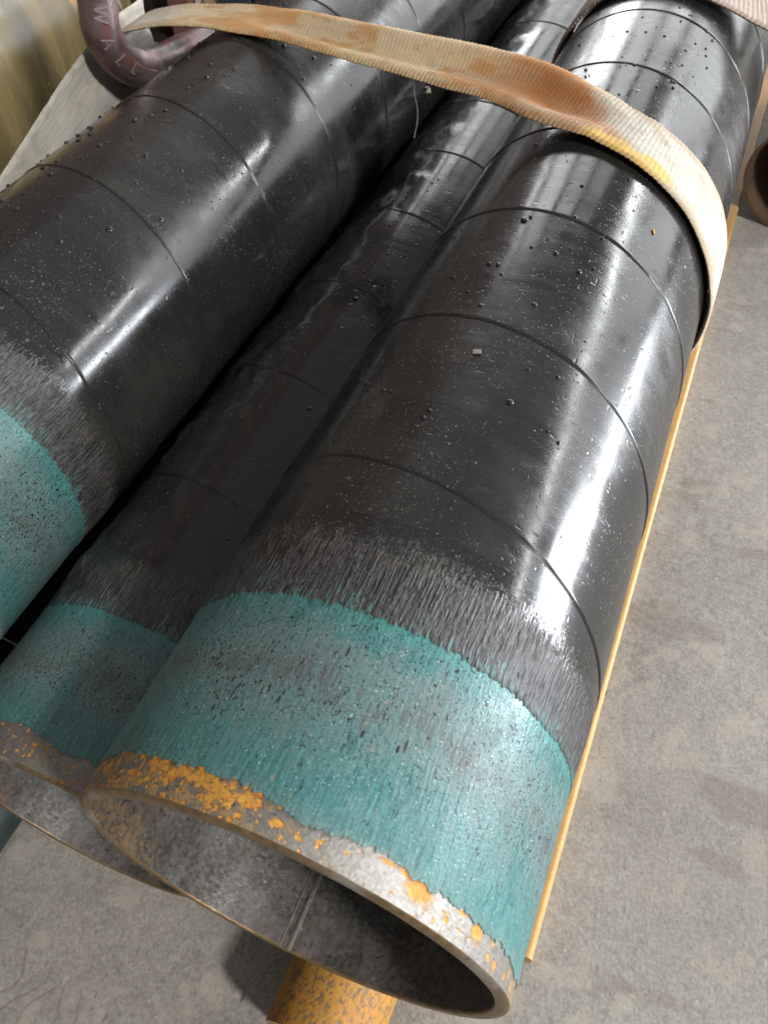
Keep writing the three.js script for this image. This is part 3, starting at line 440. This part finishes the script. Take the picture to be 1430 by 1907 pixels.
// ------------------------------------------------------------------ shackle
{
  const o = thing('shackle', 'heavy red brown steel bow shackle holding the sling beside the left pipe', 'shackle', [-0.735, 0.4, -1.0]);
  const P = [[0, 0.3, 0.055], [0, 0.22, 0.06], [0, 0.118, 0.076], [0, 0.087, 0.085], [0, 0.051, 0.074], [0, 0.014, 0.035], [0, -0.006, -0.032], [0, -0.015, -0.11], [0, -0.026, -0.195], [0, -0.03, -0.26]].map((p) => new THREE.Vector3(...p));
  const c = new THREE.CatmullRomCurve3(P, false, 'centripetal');
  const t = tex(512, 256, (u, v, o2) => { const n = fbm(u * 14, v * 8, 0, 4, 601), m = fbm(u * 30, v * 14, 0, 4, 607), g = vn(u * 300, v * 120, 0, 611), k = 0.75 + 0.5 * m + 0.2 * (g - 0.5); set(o2, 0.15 * k, 0.11 * k, 0.11 * k); const r = sstep(0.5, 0.62, n); over(o2, 0.22 * k, 0.06 * k, 0.06 * k, r * 0.6); const d = sstep(0.55, 0.68, fbm(u * 24, v * 10, 0, 4, 617)); over(o2, 0.075, 0.05, 0.045, d * 0.65); o2.metal = 0.35; o2.rough = 0.34 + 0.25 * (m - 0.3); o2.h = m; }, THREE.RepeatWrapping);
  part('bow', new THREE.TubeGeometry(c, 160, 0.0275, 32), texMat(t, 0.0015), o);
  const pin = new THREE.CylinderGeometry(0.026, 0.026, 0.12, 28); pin.rotateZ(Math.PI / 2); pin.translate(0, 0.3, 0.055);
  part('pin_boss', new THREE.SphereGeometry(0.038, 28, 20).scale(0.8, 1.1, 1).translate(0, 0.32, 0.055), texMat(t, 0.001), o);
  // raised letters along the bow
  const font = await new FontLoader().loadAsync('fonts/droid/droid_sans_regular.typeface.json');
  const eye = camera.position.clone().sub(o.position), letters = [];
  [...'WALL'].forEach((ch, i) => {
    const u = 0.33 + i * 0.043, p = c.getPointAt(u), tg = c.getTangentAt(u).normalize(), view = eye.clone().sub(p).normalize();
    const out = view.addScaledVector(tg, -view.dot(tg)).normalize(), upv = new THREE.Vector3().crossVectors(out, tg).normalize();
    const g = new TextGeometry(ch, { font, size: 0.018, depth: 0.0016, curveSegments: 4, bevelEnabled: true, bevelThickness: 0.0008, bevelSize: 0.0005, bevelSegments: 2 }); g.computeBoundingBox(); const b = g.boundingBox; g.translate(-(b.min.x + b.max.x) / 2, -0.009, 0);
    g.applyMatrix4(new THREE.Matrix4().makeBasis(tg, upv, out).setPosition(p.clone().addScaledVector(out, 0.0255).addScaledVector(upv, 0.003))); letters.push(g);
  });
  part('raised_lettering', mergeGeometries(letters), plain(0.2, 0.15, 0.145, 0.5, 0.15), o);
}

// ------------------------------------------------------------------ things behind
{
  const o = thing('yellow_pipe', 'thick olive yellow painted pipe with pale scratches behind the left pipe', 'pipe', [-1.32, 0.3, -1.36]);
  const t = tex(512, 1024, (u, v, o2) => {     // u round, v along 1.5 m
    const z = v * 1.5, n = fbm(u * 12, z * 9, 12, 4, 621), m = fbm(u * 50, z * 60, 50, 3, 627), k = 0.75 + 0.5 * n; set(o2, 0.15 * k, 0.115 * k, 0.052 * k); o2.rough = 0.24 + 0.2 * (m - 0.5);
    const fine = fbm(u * 6, z * 130 + u * 4, 6, 4, 631); over(o2, 0.26, 0.2, 0.1, sstep(0.45, 0.7, fine) * 0.6); over(o2, 0.1, 0.085, 0.05, sstep(0.55, 0.75, fbm(u * 5, z * 40, 5, 4, 633)) * 0.6);
    const q = vn(u * 6 + 5, z * 52 - u * 3, 6, 641); if (q > 0.83) over(o2, 0.55, 0.25, 0.03, sstep(0.83, 0.9, q));
    if (vn(u * 70, z * 50, 70, 643) > 0.975) over(o2, 0.6, 0.3, 0.03, 0.8);
    o2.h = n * 0.5 + m * 0.4;
  }, THREE.RepeatWrapping, (put) => {
    for (let q = 0; q < 150; q++) { const u0 = rnd(), v0 = rnd(), L = 12 + 70 * rnd() ** 2, sl = 0.5 * (rnd() - 0.5), or = rnd() < 0.35, wd = 0.6 + 2.2 * rnd() ** 2; for (let t = 0; t < L; t++) put(u0 + t / 512, v0 + sl * t / 1024, 0.8, wd * Math.sin(Math.PI * (t + 0.5) / L) * (0.7 + 0.6 * rnd()), or ? [0.55, 0.24, 0.03] : [0.5, 0.46, 0.38], or ? 0.8 : 0.55, 0.5, 0.1); }
    for (let q = 0; q < 60; q++) { const r = 1 + 2.5 * rnd(); put(rnd(), rnd(), r, r * 1.3, [0.6, 0.27, 0.03], 0.85, 0.6, 0.1); }
  });
  const g = new THREE.CylinderGeometry(0.3, 0.3, 2.4, 96, 1, true); g.rotateX(Math.PI / 2); g.translate(0, 0, 1.2); part('tube', g, texMat(t, 0.0008), o);
  part('rim', new THREE.RingGeometry(0.285, 0.3, 96), plain(0.2, 0.15, 0.08, 0.6, 0.3, { side: THREE.DoubleSide }), o);
}
const post = (label, x, z, w, h, m, name = 'steel_post') => { const o = thing(name, label, 'post', [x, 0, z]); part('shaft', new RoundedBoxGeometry(w, h, w, 3, 0.006).translate(0, h / 2, 0), m, o); part('foot_plate', new THREE.BoxGeometry(w * 1.7, 0.012, w * 1.7).translate(0, 0.006, 0), m, o); return o; };
post('dark brown steel post right of the shackle, nearly black', -1.62, -2.1, 0.14, 0.7, plain(0.03, 0.018, 0.014, 0.7));
post('very dark post between the brown and the red post', -1.48, -2.12, 0.12, 0.7, plain(0.018, 0.015, 0.013, 0.7));
post('red brown post far behind the sling', -1.385, -2.05, 0.075, 0.7, plain(0.2, 0.09, 0.07, 0.7));
post('narrow white post far behind the sling', -1.33, -2.05, 0.03, 0.7, plain(0.7, 0.68, 0.66, 0.6));
post('beige post far behind the sling', -1.285, -2.05, 0.05, 0.7, plain(0.52, 0.4, 0.25, 0.7));
post('dark blue grey post beside the far end of the left pipe', -1.2, -2.06, 0.1, 0.7, plain(0.045, 0.06, 0.085, 0.6));
post('dark grey green post beside the far end of the left pipe', -1.08, -2.06, 0.11, 0.7, plain(0.04, 0.045, 0.042, 0.6));
{
  const o = thing('rusty_pipe', 'dark rusty brown pipe end lying on the floor at the right picture edge', 'pipe', [0.275, 0.1, -1.55]); o.rotation.y = -0.3;
  const t = tex(512, 256, (u, v, o2) => { const n = fbm(u * 20, v * 12, 20, 5, 651), k = 0.5 + n; set(o2, 0.07 * k, 0.04 * k, 0.022 * k); o2.rough = 0.8; o2.h = n; }, THREE.RepeatWrapping);
  const a = new THREE.CylinderGeometry(0.1, 0.1, 1.4, 64, 1, true); a.rotateX(Math.PI / 2); a.translate(0, 0, -0.7); part('tube', a, texMat(t, 0.001), o);
  const b = new THREE.CylinderGeometry(0.094, 0.094, 1.4, 64, 1, true); b.rotateX(Math.PI / 2); b.translate(0, 0, -0.7); part('bore', b, texMat(t, 0.001), o);
  part('rim', new THREE.RingGeometry(0.094, 0.1, 64), plain(0.16, 0.1, 0.06, 0.7, 0.2, { side: THREE.DoubleSide }), o);
}
// ------------------------------------------------------------------ rain drops and flakes on the coating
const bead = plain(0.018, 0.018, 0.018, 0.1);
function drops(name, label, cx, cy, R, list) {
  const g = new THREE.SphereGeometry(1, 14, 10);
  const m = new THREE.InstancedMesh(g, bead, list.length), M = new THREE.Matrix4(), q = new THREE.Quaternion(), up = new THREE.Vector3(0, 1, 0);
  list.forEach(([th, z, r, e], i) => { const n = new THREE.Vector3(Math.sin(th * D2R), Math.cos(th * D2R), 0); q.setFromUnitVectors(up, n); const p = n.clone().multiplyScalar(R).add(new THREE.Vector3(cx, cy, z)); M.compose(p, q, new THREE.Vector3(r * 0.85, r * 0.42, r * 0.85 * e)); m.setMatrixAt(i, M); });
  m.name = name; m.userData = { kind: 'stuff', label, category: 'beads' }; scene.add(m);
}
{
  const big = [[12.4, -0.3683, 0.0032, 1.1], [-10.4, -0.6276, 0.0042, 0.8], [6.7, -0.4941, 0.0028, 1], [15.3, -0.5625, 0.003, 1], [-9, -0.4781, 0.0028, 1], [-14.1, -0.5466, 0.003, 0.8], [-25.5, -0.5302, 0.0028, 0.8], [-25.5, -0.3594, 0.0024, 1], [-27, -0.351, 0.002, 1], [-24, -0.285, 0.002, 1], [-16, -0.5, 0.0022, 1], [-8, -0.53, 0.002, 1], [-3, -0.58, 0.002, 0.8], [22, -0.42, 0.002, 1]];
  const L = [...big]; for (let k = 0; k < 170; k++) { const th = -45 + 75 * rnd(), z = -0.24 - 1.05 * Math.pow(rnd(), 0.8); L.push([th, z, 0.0006 + 0.0022 * rnd() ** 2.5, 0.8 + 0.5 * rnd()]); }
  for (let k = 0; k < 12; k++) L.push([-8 + 40 * rnd(), -0.95 - 0.25 * rnd(), 0.0015 + 0.0014 * rnd(), 0.9]);
  drops('surface_beads', 'small dark glossy beads scattered over the black front pipe', 0, 0.3186, 0.1625, L);
  const A = []; for (let k = 0; k < 190; k++) { const th = -38 + 80 * rnd() ** 1.3, z = -0.36 - 0.75 * rnd(); A.push([th, z, 0.0008 + 0.0032 * rnd() ** 2, 0.8 + 0.6 * rnd()]); }
  for (let k = 0; k < 60; k++) A.push([40 + 60 * rnd(), -0.4 - 0.8 * rnd(), 0.0006 + 0.001 * rnd(), 1]);
  drops('surface_beads_001', 'small dark glossy beads dotted over the black left pipe', -0.5299, 0.3186, 0.1625, A);
  const B = []; for (let k = 0; k < 70; k++) B.push([-25 + 45 * rnd(), -0.25 - 0.85 * rnd(), 0.0007 + 0.0018 * rnd() ** 2, 1]);
  B.push([3, -0.685, 0.0036, 1]);
  drops('surface_beads_002', 'small dark glossy beads on the lower black pipe between the upper two', -0.2582, 0.1475, 0.148, B);
}
{
  const flake = (name, label, th, z, w, h, m, rot) => { const g = new RoundedBoxGeometry(w, 0.0012, h, 2, 0.0004); g.rotateY(rot); g.translate(0, 0.1633, 0); g.rotateZ(-th * D2R); g.translate(0, 0.3186, z); return tagged(name, g, m, label, 'flake'); };
  flake('paint_chip', 'small pale square chip stuck on the front pipe', -2.7, -0.4135, 0.007, 0.0055, plain(0.24, 0.2, 0.19, 0.8), 0.3);
  flake('rust_flake', 'tiny orange rust flake on the front pipe before the sling', 34.2, -0.6893, 0.0022, 0.006, plain(0.6, 0.3, 0.06, 0.8), 0.5);
}
renderer.render(scene, camera);
